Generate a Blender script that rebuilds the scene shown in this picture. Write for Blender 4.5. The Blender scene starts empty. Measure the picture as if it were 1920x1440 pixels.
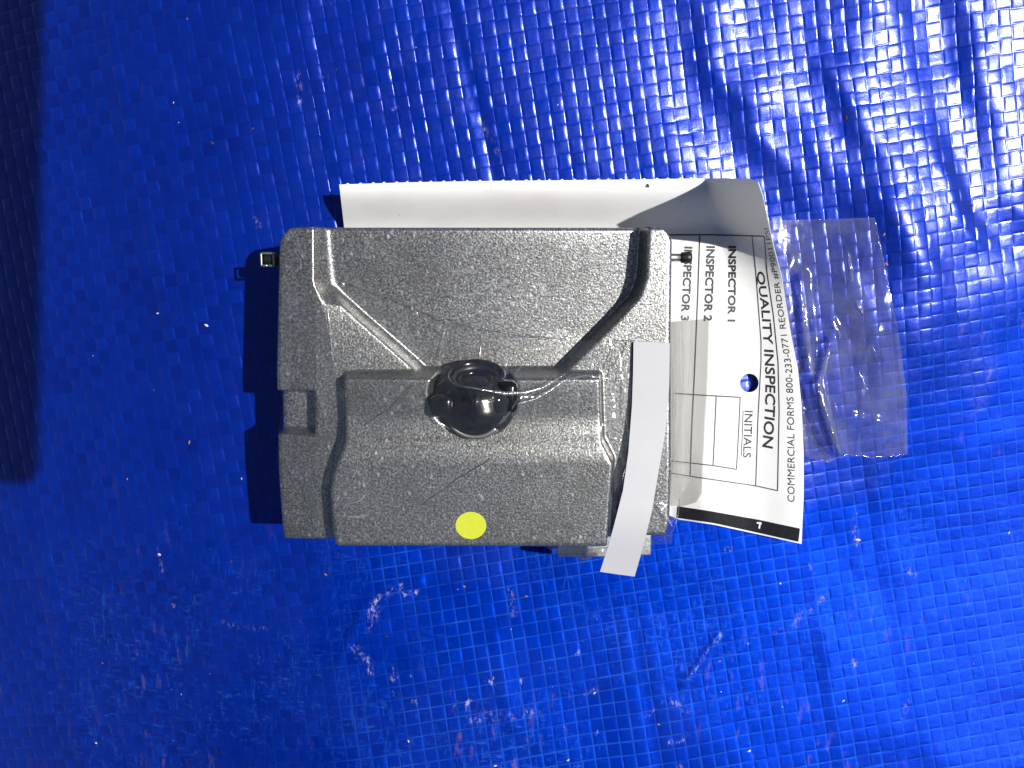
import bpy, bmesh, math, random
import numpy as np
from mathutils import Vector, Matrix
from mathutils.geometry import delaunay_2d_cdt

scene = bpy.context.scene
C = scene.collection
random.seed(7)
rng = np.random.default_rng(11)

# ------------------------------------------------------------------ camera
D = 0.200                      # lens height above the tarp, metres
TILT = math.radians(8.0)       # the lens looks a little south of straight down
F = 1663.0                     # focal length in pixels of the 1920 wide picture
cam_d = bpy.data.cameras.new('camera')
cam = bpy.data.objects.new('camera', cam_d)
C.objects.link(cam)
cam.location = (0, 0, D)
cam.rotation_euler = (-TILT, 0, 0)
cam_d.sensor_width = 36.0
cam_d.lens = 36.0 * F / 1920.0
cam_d.clip_start = 0.001
cam_d.clip_end = 50.0
scene.camera = cam

# ------------------------------------------------------------------ light
SUN_EL, SUN_AZ = math.radians(58.5), math.radians(16.0)   # azimuth: north of east
L = Vector((math.cos(SUN_EL) * math.cos(SUN_AZ), math.cos(SUN_EL) * math.sin(SUN_AZ), math.sin(SUN_EL)))
world = bpy.data.worlds.new('World')
scene.world = world
world.use_nodes = True
wn = world.node_tree
sky = wn.nodes.new('ShaderNodeTexSky')
sky.sky_type = 'NISHITA'
sky.sun_disc = False
sky.sun_elevation = SUN_EL
sky.sun_rotation = math.pi / 2 - SUN_AZ
wn.links.new(sky.outputs[0], wn.nodes['Background'].inputs[0])
wn.nodes['Background'].inputs[1].default_value = 0.05
sun_d = bpy.data.lights.new('sun', 'SUN')
sun_d.energy = 5.0
sun_d.angle = math.radians(0.7)
sun_d.color = (1.0, 0.98, 0.945)
sun = bpy.data.objects.new('sun', sun_d)
sun.rotation_euler = L.to_track_quat('Z', 'Y').to_euler()
C.objects.link(sun)
scene.view_settings.view_transform = 'Standard'
scene.view_settings.look = 'None'
scene.view_settings.exposure = 0.3
scene.view_settings.gamma = 1.0
scene.view_settings.use_curve_mapping = False
scene.cycles.max_bounces = 8
scene.cycles.transparent_max_bounces = 16
scene.cycles.caustics_reflective = False
scene.cycles.caustics_refractive = False

# ------------------------------------------------------------------ helpers
ct, st = math.cos(TILT), math.sin(TILT)


def at(px, py, z):
    """Measured place on the photo plus a height -> world xyz (arrays allowed)."""
    px, py, z = np.broadcast_arrays(np.asarray(px, float), np.asarray(py, float), np.asarray(z, float))
    a = (px - 960.0) / F
    b = -(py - 720.0) / F
    dx, dy, dz = a, b * ct - st, -b * st - ct
    s = (z - D) / dz
    return np.stack([dx * s, dy * s, z], -1)


def to_px(x, y, z=0.0):
    zc = (y * 0 + (z - D))
    cy = y * ct - zc * st
    cz = y * st + zc * ct
    return 960 + F * x / -cz, 720 - F * cy / -cz


def sstep(a, b, x):
    t = np.clip((x - a) / (b - a), 0, 1)
    return t * t * (3 - 2 * t)


def link(o, parent=None):
    C.objects.link(o)
    if parent is not None:
        o.parent = parent
    return o


def mesh_obj(name, verts, faces, mat, parent=None, smooth=True):
    me = bpy.data.meshes.new(name)
    verts = np.asarray(verts, np.float32)
    if isinstance(faces, np.ndarray):
        n, k = faces.shape
        me.vertices.add(len(verts))
        me.vertices.foreach_set('co', verts.ravel())
        me.loops.add(n * k)
        me.loops.foreach_set('vertex_index', faces.astype(np.int32).ravel())
        me.polygons.add(n)
        me.polygons.foreach_set('loop_start', np.arange(0, n * k, k, dtype=np.int32))
        me.update(calc_edges=True)
        me.validate()
    else:
        me.from_pydata([tuple(map(float, v)) for v in verts], [], faces)
        me.update()
    if smooth:
        me.polygons.foreach_set('use_smooth', np.ones(len(me.polygons), bool))
    me.materials.append(mat)
    return link(bpy.data.objects.new(name, me), parent)


def tag(o, label=None, cat=None, kind=None, group=None):
    for k, v in (('label', label), ('category', cat), ('kind', kind), ('group', group)):
        if v:
            o[k] = v
    return o


def empty(name, loc):
    e = bpy.data.objects.new(name, None)
    e.empty_display_size = 0.01
    C.objects.link(e)
    e.location = loc
    return e


def adopt(o, parent):
    """Parent without moving (parents here are unrotated empties)."""
    o.parent = parent
    o.matrix_parent_inverse = Matrix.Translation(-Vector(parent.location))
    return o


def pw(x, xs, ys):
    return np.interp(x, xs, ys)


def pws(x, xs, ys, w=9.0):
    return sum(np.interp(x + o, xs, ys) for o in np.linspace(-w, w, 9)) / 9.0


def softp(t, w):
    return w * np.logaddexp(0, t / w)


def noise2(x, y, wl, seed):
    """Smooth value noise, wavelength wl, about -1..1."""
    r = np.random.default_rng(seed)
    T = r.uniform(-1, 1, (64, 64))
    fx, fy = x / wl, y / wl
    ix, iy = np.floor(fx).astype(int), np.floor(fy).astype(int)
    tx, ty = fx - ix, fy - iy
    tx = tx * tx * tx * (tx * (6 * tx - 15) + 10)
    ty = ty * ty * ty * (ty * (6 * ty - 15) + 10)
    g = lambda a, b: T[a % 64, b % 64]
    return (g(ix, iy) * (1 - tx) + g(ix + 1, iy) * tx) * (1 - ty) + (g(ix, iy + 1) * (1 - tx) + g(ix + 1, iy + 1) * tx) * ty


def seg_dist(x, y, pts):
    """Distance to a polyline and the running fraction along it."""
    best = np.full(np.shape(x), 1e9)
    frac = np.zeros(np.shape(x))
    n = len(pts) - 1
    for i in range(n):
        (x0, y0), (x1, y1) = pts[i], pts[i + 1]
        dx, dy = x1 - x0, y1 - y0
        t = np.clip(((x - x0) * dx + (y - y0) * dy) / (dx * dx + dy * dy), 0, 1)
        d = np.hypot(x - x0 - t * dx, y - y0 - t * dy)
        m = d < best
        best = np.where(m, d, best)
        frac = np.where(m, (i + t) / n, frac)
    return best, frac


def in_poly(x, y, poly):
    ins = np.zeros(np.shape(x), bool)
    n = len(poly)
    for i in range(n):
        x0, y0 = poly[i]
        x1, y1 = poly[(i + 1) % n]
        if y0 == y1:
            continue
        c = ((y0 > y) != (y1 > y)) & (x < (x1 - x0) * (y - y0) / (y1 - y0) + x0)
        ins ^= c
    return ins


def densify(pts, step, closed=True):
    out = []
    n = len(pts)
    for i in range(n if closed else n - 1):
        a, b = np.array(pts[i], float), np.array(pts[(i + 1) % n], float)
        k = max(1, int(round(np.hypot(*(b - a)) / step)))
        for j in range(k):
            out.append(tuple(a + (b - a) * j / k))
    if not closed:
        out.append(tuple(pts[-1]))
    return out


def sheet_tris(outline, step, holes=()):
    """Triangulated 2D sheet with a clean outline and clean holes."""
    ob = densify(outline, step)
    pts, edges = list(ob), [(i, (i + 1) % len(ob)) for i in range(len(ob))]
    xs = [p[0] for p in ob]
    ys = [p[1] for p in ob]
    gx, gy = np.meshgrid(np.arange(min(xs), max(xs), step), np.arange(min(ys), max(ys), step))
    gx = gx + ((np.arange(gx.shape[0]) % 2) * step * .5)[:, None]
    gx, gy = gx.ravel(), gy.ravel()
    keep = in_poly(gx, gy, ob)
    d, _ = seg_dist(gx, gy, list(outline) + [outline[0]])
    keep &= d > step * .55
    for hx, hy, hr in holes:
        keep &= np.hypot(gx - hx, gy - hy) > hr + step * .55
        k0, n = len(pts), 40
        for i in range(n):
            a = 2 * math.pi * i / n
            pts.append((hx + hr * math.cos(a), hy + hr * math.sin(a)))
            edges.append((k0 + i, k0 + (i + 1) % n))
    pts += list(zip(gx[keep], gy[keep]))
    r = delaunay_2d_cdt([Vector(p) for p in pts], edges, [], 1, 1e-5)
    v = np.array([(p.x, p.y) for p in r[0]])
    f = np.array([t for t in r[2] if len(t) == 3])
    c = v[f].mean(1)
    ok = in_poly(c[:, 0], c[:, 1], ob)
    for hx, hy, hr in holes:
        ok &= np.hypot(c[:, 0] - hx, c[:, 1] - hy) > hr * .985
    f = f[ok]
    # image y runs down: flip so that faces look up
    a, b, c = v[f[:, 0]], v[f[:, 1]], v[f[:, 2]]
    cr = (b[:, 0] - a[:, 0]) * (c[:, 1] - a[:, 1]) - (b[:, 1] - a[:, 1]) * (c[:, 0] - a[:, 0])
    f[cr > 0] = f[cr > 0][:, ::-1]
    return v, f


def tube(points, rad, sides=6):
    P = np.asarray(points, float)
    n = len(P)
    r = np.broadcast_to(np.asarray(rad, float), (n,))
    T = np.gradient(P, axis=0)
    T /= np.linalg.norm(T, axis=1)[:, None] + 1e-12
    up = np.where(np.abs(T[:, 2:3]) > .95, np.array([[1., 0, 0]]), np.array([[0, 0, 1.]]))
    A = np.cross(T, up)
    A /= np.linalg.norm(A, axis=1)[:, None]
    B = np.cross(A, T)
    V, Fc = [], []
    for i in range(n):
        for k in range(sides):
            t = 2 * math.pi * k / sides
            V.append(P[i] + r[i] * (A[i] * math.cos(t) + B[i] * math.sin(t)))
    for i in range(n - 1):
        for k in range(sides):
            k2 = (k + 1) % sides
            Fc.append((i * sides + k, i * sides + k2, (i + 1) * sides + k2, (i + 1) * sides + k))
    Fc.append(tuple(range(sides))[::-1])
    Fc.append(tuple((n - 1) * sides + k for k in range(sides)))
    return V, Fc


def lathe(profile, base, axis, sides=48):
    """profile: (s along axis, r). Returns verts, faces."""
    ax = Vector(axis).normalized()
    a = ax.orthogonal().normalized()
    b = ax.cross(a)
    V, Fc = [], []
    for s, r in profile:
        for k in range(sides):
            t = 2 * math.pi * k / sides
            V.append(Vector(base) + ax * s + (a * math.cos(t) + b * math.sin(t)) * max(r, 1e-6))
    for i in range(len(profile) - 1):
        for k in range(sides):
            k2 = (k + 1) % sides
            Fc.append((i * sides + k, i * sides + k2, (i + 1) * sides + k2, (i + 1) * sides + k))
    return V, Fc


def bevel_box(name, lo, hi, bev, mat, parent=None, seg=3):
    bm = bmesh.new()
    bmesh.ops.create_cube(bm, size=1)
    lo, hi = Vector(lo), Vector(hi)
    for v in bm.verts:
        v.co = Vector((lo[i] + (v.co[i] + .5) * (hi[i] - lo[i]) for i in range(3)))
    bmesh.ops.bevel(bm, geom=bm.edges[:], offset=bev, segments=seg, profile=.5, affect='EDGES')
    me = bpy.data.meshes.new(name)
    bm.to_mesh(me)
    bm.free()
    for p in me.polygons:
        p.use_smooth = True
    me.materials.append(mat)
    return link(bpy.data.objects.new(name, me), parent)


# ------------------------------------------------------------------ materials
class Mat:
    def __init__(self, name):
        self.m = bpy.data.materials.new(name)
        self.m.use_nodes = True
        self.t = self.m.node_tree
        self.b = self.t.nodes['Principled BSDF']
        self.out = self.t.nodes['Material Output']
        self.co = self.t.nodes.new('ShaderNodeTexCoord').outputs['Object']

    def n(self, typ, ins=None, **kw):
        nd = self.t.nodes.new(typ)
        for k, v in kw.items():
            setattr(nd, k, v)
        for k, v in (ins or {}).items():
            self.set(nd.inputs[k], v)
        return nd

    def set(self, sock, v):
        if isinstance(v, bpy.types.NodeSocket):
            self.t.links.new(v, sock)
        elif hasattr(v, '__len__') and len(v) == 3 and sock.type == 'RGBA':
            sock.default_value = (*v, 1)
        else:
            sock.default_value = v

    def P(self, **kw):
        for k, v in kw.items():
            self.set(self.b.inputs[k.replace('_', ' ')], v)
        return self

    def noise(self, scale, detail=3, rough=.5, vec=None, out=0):
        return self.n('ShaderNodeTexNoise', {'Vector': vec or self.co, 'Scale': scale, 'Detail': detail, 'Roughness': rough}).outputs[out]

    def ramp(self, fac, stops):
        r = self.n('ShaderNodeValToRGB', {'Fac': fac})
        e = r.color_ramp.elements
        while len(e) < len(stops):
            e.new(.5)
        for i, (p, c) in enumerate(stops):
            e[i].position = p
            e[i].color = (*c, 1) if hasattr(c, '__len__') else (c, c, c, 1)
        return r.outputs[0]

    def mix(self, fac, a, b, mode='MIX'):
        m = self.n('ShaderNodeMix', data_type='RGBA', blend_type=mode)
        self.set(m.inputs['Factor'], fac)
        self.set(m.inputs[6], a)
        self.set(m.inputs[7], b)
        return m.outputs[2]

    def math(self, op, a, b=None, clamp=False):
        m = self.n('ShaderNodeMath', operation=op, use_clamp=clamp)
        self.set(m.inputs[0], a)
        if b is not None:
            self.set(m.inputs[1], b)
        return m.outputs[0]

    def bump(self, h, dist, strength=1.0, normal=None):
        b = self.n('ShaderNodeBump', {'Height': h, 'Distance': dist, 'Strength': strength})
        if normal is not None:
            self.set(b.inputs['Normal'], normal)
        return b.outputs[0]

    def mapped(self, rot=0, scale=(1, 1, 1)):
        mp = self.n('ShaderNodeMapping', {'Vector': self.co})
        mp.inputs['Rotation'].default_value = (0, 0, rot)
        mp.inputs['Scale'].default_value = scale
        return mp.outputs[0]


def mat_tarp():
    M = Mat('blue_poly_tarp')
    at_ = M.n('ShaderNodeAttribute', attribute_name='cell').outputs['Fac']
    edge = M.n('ShaderNodeAttribute', attribute_name='seam').outputs['Fac']
    rub = M.n('ShaderNodeAttribute', attribute_name='rub').outputs['Fac']
    base = M.mix(at_, (0.0, 0.0068, 0.118), (0.0, 0.0125, 0.182))
    big = M.noise(38, 4, .6)
    base = M.mix(M.ramp(big, [(.4, 0), (.75, .30)]), base, (0.0, 0.019, 0.245))
    # chalky scuffs and rubbed seams
    scuff_area = M.math('MULTIPLY', M.ramp(M.noise(30, 3, .55), [(.47, 0), (.66, 1)]), rub)
    fib = M.noise(1000, 5, .7, M.mapped(math.radians(9), (1, .20, 1)))
    fib2 = M.noise(1000, 5, .7, M.mapped(math.radians(-40), (.25, 1, 1)))
    sw = M.n('ShaderNodeAttribute', attribute_name='mottle').outputs['Fac']
    mot = M.math('MULTIPLY', M.ramp(M.noise(60, 5, .7, M.mapped(.2)), [(.40, .1), (.62, 1)]), sw)
    sc = M.math('MULTIPLY', M.ramp(M.math('MAXIMUM', fib, fib2), [(.55, 0), (.72, 1)]), M.math('MAXIMUM', M.math('MULTIPLY', scuff_area, .75), M.math('MULTIPLY', mot, .6)))
    seamw = M.math('MULTIPLY', M.math('MULTIPLY', edge, rub), M.ramp(M.noise(150, 4, .65), [(.34, 0.08), (.64, .62)]))
    base = M.mix(M.math('MAXIMUM', sc, seamw), base, (0.022, 0.11, 0.45))
    dust = M.math('MULTIPLY', M.ramp(M.noise(30, 6, .65, M.mapped(1.1, (1, 1, 1))), [(.48, 0), (.75, .06)]), rub)
    base = M.mix(dust, base, (0.07, 0.10, 0.33))
    chalk = M.math('MULTIPLY', M.ramp(M.noise(330, 5, .7, M.mapped(.5, (1, .6, 1))), [(.66, 0), (.72, .8)]), M.ramp(M.noise(34, 2, .5, M.mapped(.9)), [(.56, 0), (.66, 1)]))
    base = M.mix(M.math('MULTIPLY', chalk, rub), base, (0.55, 0.52, 0.50))
    # rusty dirt specks and streaks
    rust = M.math('MULTIPLY', M.ramp(M.noise(420, 3, .6, M.mapped(.12, (1, .30, 1))), [(.60, 0), (.74, .7)]),
                  M.ramp(M.noise(24, 2, .5, M.mapped(2.2)), [(.50, 0), (.66, 1)]))
    base = M.mix(M.math('MULTIPLY', rust, rub), base, (0.24, 0.13, 0.07))
    scr = M.n('ShaderNodeAttribute', attribute_name='scratch_lit').outputs['Fac']  # pale scratches, plus the painted lit row of weave
    scrn = M.ramp(M.noise(1300, 4, .7, M.mapped(math.radians(9), (1, .5, 1))), [(.50, 0), (.62, 1)])
    scrn = M.math('MULTIPLY', scrn, M.ramp(M.noise(420, 4, .7, M.mapped(1.7)), [(.40, 0), (.60, 1)]))
    base = M.mix(M.math('MULTIPLY', M.math('MULTIPLY', scr, scrn), .8), base, (0.50, 0.49, 0.52))
    dark = M.ramp(M.noise(700, 2, .5, M.mapped(.7)), [(.755, 0), (.78, .85)])
    base = M.mix(dark, base, (0.012, 0.012, 0.02))
    nb = M.bump(M.noise(700, 4, .6), .00007, .55)
    nb = M.bump(M.noise(2600, 2, .5), .00002, .4, nb)
    crough = M.math('ADD', M.ramp(M.noise(190, 4, .6), [(.3, .17), (.75, .34)]), M.math('MULTIPLY', rub, .10))
    M.P(Base_Color=base, Roughness=.44, Normal=nb, IOR=1.65, Specular_IOR_Level=1.0, Specular_Tint=(.0, .075, 1.0),
        Coat_Weight=M.math('SUBTRACT', .85, M.math('MULTIPLY', rub, .95), True), Coat_Roughness=crough, Coat_Normal=nb)
    return M.m


def mat_cast():
    M = Mat('cast_aluminium')
    g = M.noise(2300, 3, .7)
    g2 = M.noise(3800, 2, .5)
    base = M.ramp(g, [(.34, (.11, .11, .109)), (.52, (.29, .289, .286)), (.66, (.56, .557, .55))])
    vor = M.n('ShaderNodeTexVoronoi', {'Vector': M.n('ShaderNodeMixRGB', {0: .0006, 1: M.mapped(.35, (1, .6, 1)), 2: M.noise(900, 2, .5, None, 1)}).outputs[0], 'Scale': 900.0})
    spk = M.math('MULTIPLY', M.ramp(vor.outputs['Distance'], [(.12, 1), (.30, 0)]), M.ramp(vor.outputs['Color'], [(.52, 0), (.72, 1)]))
    spk = M.math('MULTIPLY', spk, M.ramp(M.noise(420, 4, .7, M.mapped(2.1)), [(.36, .2), (.60, 1)]))
    base = M.mix(M.math('MULTIPLY', spk, .9), base, (.92, .91, .88))
    dk = M.ramp(M.noise(2100, 2, .6, M.mapped(.5)), [(.60, 0), (.70, .6)])
    base = M.mix(dk, base, (.07, .07, .072))
    stain = M.ramp(M.noise(60, 5, .65), [(.46, 0), (.74, .6)])
    base = M.mix(stain, base, (.17, .16, .135))
    pale = M.math('MULTIPLY', M.ramp(M.noise(95, 6, .72, M.mapped(.8)), [(.56, 0), (.70, .55)]), M.ramp(M.noise(1500, 3, .7, M.mapped(.4, (1, .4, 1))), [(.42, 0), (.62, 1)]))
    base = M.mix(pale, base, (.55, .54, .51))
    scr = M.ramp(M.noise(700, 2, .4, M.mapped(-.35, (.10, 1, 1))), [(.69, 0), (.74, .55)])
    scr = M.math('MULTIPLY', scr, M.ramp(M.noise(70, 2, .5), [(.5, 0), (.65, 1)]))
    base = M.mix(scr, base, (.72, .70, .66))
    rough = M.ramp(g2, [(.3, .27), (.7, .37)])
    nb = M.bump(g, .00010, .60)
    nb = M.bump(g2, .00005, .30, nb)
    M.P(Base_Color=base, Metallic=.88, Roughness=rough, Normal=nb)
    return M.m


def simple(name, col, rough=.5, metal=0.0, nscale=400, namp=.15, bump=0.0, bscale=800, coat=0.0):
    M = Mat(name)
    n = M.noise(nscale, 3, .55)
    c = M.mix(n, tuple(x * (1 - namp) for x in col), tuple(min(1, x * (1 + namp)) for x in col))
    M.P(Base_Color=c, Roughness=rough, Metallic=metal)
    if coat:
        M.P(Coat_Weight=coat, Coat_Roughness=.06)
    if bump:
        M.P(Normal=M.bump(M.noise(bscale, 3, .6), bump, .6))
    return M.m


def mat_paper(name='tag_paper', col=(.90, .90, .885)):
    M = Mat(name)
    n = M.noise(500, 4, .6)
    c = M.mix(n, tuple(x * .96 for x in col), col)
    speck = M.ramp(M.noise(900, 2, .5, M.mapped(.3)), [(.765, 0), (.785, .8)])
    c = M.mix(speck, c, (.10, .09, .09))
    smudge = M.ramp(M.noise(60, 4, .6), [(.50, 0), (.8, .20)])
    c = M.mix(smudge, c, (.45, .42, .40))
    nb = M.bump(M.noise(160, 3, .5), .00025, .25)
    M.P(Base_Color=c, Roughness=.55, Normal=nb)
    tr = M.n('ShaderNodeBsdfTranslucent', {'Color': (.80, .76, .72)})
    mx = M.n('ShaderNodeMixShader', {'Fac': .29})
    M.t.links.new(M.b.outputs[0], mx.inputs[1])
    M.t.links.new(tr.outputs[0], mx.inputs[2])
    M.t.links.new(mx.outputs[0], M.out.inputs[0])
    return M.m


def mat_film(name, haze=.04, tint=(.95, .95, .94), rough=.07, bscale=220, bdist=.0004, hazecol=(.8, .8, .82), gloss=.045):
    M = Mat(name)
    M.t.nodes.remove(M.b)
    rg = M.math('ABSOLUTE', M.math('SUBTRACT', M.noise(bscale * .55, 3, .5, M.mapped(.6, (1, .16, 1))), .5))
    nb = M.bump(M.noise(bscale, 4, .55), bdist, .5)
    nb = M.bump(M.ramp(rg, [(0, 1), (.045, 0)]), .0003, .5, nb)
    tr = M.n('ShaderNodeBsdfTransparent', {'Color': tint})
    df = M.n('ShaderNodeBsdfDiffuse', {'Color': hazecol, 'Normal': nb})
    tl = M.n('ShaderNodeBsdfTranslucent', {'Color': hazecol, 'Normal': nb})
    dd = M.n('ShaderNodeMixShader', {0: .5, 1: df.outputs[0], 2: tl.outputs[0]})
    hz = M.ramp(M.noise(90, 6, .7), [(.33, haze * .35), (.72, haze * 2.2)])
    m1 = M.n('ShaderNodeMixShader', {0: hz, 1: tr.outputs[0], 2: dd.outputs[0]})
    gl = M.n('ShaderNodeBsdfGlossy', {'Color': (1, 1, 1), 'Roughness': rough, 'Normal': nb})
    lw = M.n('ShaderNodeLayerWeight', {'Blend': .5})
    fr = M.math('ADD', gloss, M.math('MULTIPLY', M.math('POWER', lw.outputs['Facing'], 4.0), .28))
    m2 = M.n('ShaderNodeMixShader', {0: fr, 1: m1.outputs[0], 2: gl.outputs[0]})
    M.t.links.new(m2.outputs[0], M.out.inputs[0])
    return M.m


MT = {
    'tarp': mat_tarp(),
    'cast': mat_cast(),
    'paper': mat_paper(),
    'strip': simple('white_strip', (.385, .385, .40), .45, nscale=300, namp=.03),
    'ink': simple('black_ink', (.018, .017, .018), .5, nscale=2500, namp=.6),
    'bar': simple('glossy_black_print', (.014, .013, .015), .22, nscale=900, namp=.5, bump=.0001, bscale=500),
    'mark': simple('white_print', (.7, .7, .7), .5),
    'film': mat_film('clear_tape_film', .017, (.97, .97, .96), gloss=.06),
    'tapeend': mat_film('greyish_tape_end', .03, (.74, .735, .72), .09, 160, .0003),
    'fold': mat_film('tape_fold_film', .10, (.93, .93, .92), .14, 220, .00005, gloss=.10),
    'pouch': mat_film('hazy_pouch_film', .15, (.84, .84, .88), .10, 120, .0004, (.50, .52, .64), .04),
    'bead': mat_film('tape_edge_bead', .12, (.55, .53, .50), .10),
    'yellow': simple('yellow_sticker', (.52, .56, .012), .5, nscale=1500, namp=.10, bump=.00008, bscale=2300),
    'black': simple('black_plastic', (.004, .004, .005), .17, nscale=900, namp=.4, bump=.00003, bscale=500),
    'blackm': simple('black_matt_plastic', (.010, .010, .012), .42, nscale=900, namp=.4),
    'glass': simple('lens_glass', (.006, .005, .010), .10),
    'steel': simple('steel_pin', (.36, .35, .32), .42, 1.0, nscale=2500, namp=.4),
    'plate': simple('plate_metal', (.55, .54, .52), .38, .9, nscale=1500, namp=.3, bump=.0001, bscale=1500),
    'phone': simple('dark_phone_shell', (.03, .03, .035), .4),
    'grit': simple('pale_grit', (.55, .50, .44), .8, nscale=1500, namp=.3),
    'gritd': simple('dark_grit', (.03, .025, .02), .8, nscale=1500, namp=.3),
    'gritr': simple('rusty_grit', (.30, .14, .06), .8, nscale=1500, namp=.3),
}

# ------------------------------------------------------------------ tarp
WROT = math.radians(9.0)
PITCH = 0.00298


def tarp_swell(x, y):
    """Broad folds of the sheet, metres. x, y in metres."""
    px, py = to_px(x, y, 0.0)
    px, py = np.clip(px, -900, 2800), np.clip(py, -900, 2300)
    u = .00012                                         # metres per pixel on the ground
    z = np.zeros_like(px)
    z -= u * .26 * softp(430 - px, 90)                 # falls away to the west
    z -= u * .02 * softp(px - 1250, 110)               # and a little to the east
    z += u * (.13 * softp(py - 985, 55) + .10 * softp(py - 1090, 90)) * sstep(280, 720, px)   # rises to the south
    z += .00040 * noise2(px + 300, py + 900, 240, 3)
    z += .00020 * noise2(px + 900, py + 100, 95, 4)
    z += .00006 * noise2(px + 900, py + 100, 40, 44)
    # uneven folds running down to the right in the north-east
    w = sstep(1120, 1450, px) * sstep(820, 480, py)
    wx, wy = px + 60 * noise2(px, py, 190, 8), py + 60 * noise2(px, py, 170, 12)
    q, p = wx * .87 - wy * .49, wx * .49 + wy * .87
    z += w * .0011 * noise2(q, p * .34, 105, 9)
    z += w * .00035 * noise2(q + 500, p * .5, 46, 10)
    z += .0022 * np.exp(-((px - 1655 - .12 * (py - 200)) / 95) ** 2) * sstep(560, 380, py)
    z += .0034 * np.exp(-((px - 1700) / 120) ** 2 - ((py - 560) / 170) ** 2)
    for pts, wd, h in [([(150, -100), (215, 250), (330, 700), (420, 1100)], 16, .00022),
                       ([(820, -60), (905, 240), (950, 420)], 13, -.00022),
                       ([(1180, 1130), (1240, 1500)], 12, -.00012),
                       ([(1510, 960), (1560, 1440), (1580, 1600)], 12, .0001),
                       ([(1620, 900), (1700, 1500)], 18, -.00012),
                       ([(640, 1230), (690, 1120), (790, 1085)], 9, .00028),
                       ([(930, 1180), (960, 1330)], 10, .0001),
                       ([(560, 20), (640, 330)], 14, .00014),
                       ([(1270, 1260), (1340, 1180)], 5, .00022),
                       ([(20, 1050), (70, 1260), (130, 1500)], 16, .0002)]:
        d, _ = seg_dist(px, py, pts)
        z += h * np.exp(-(d / wd) ** 2)
    return z


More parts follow.
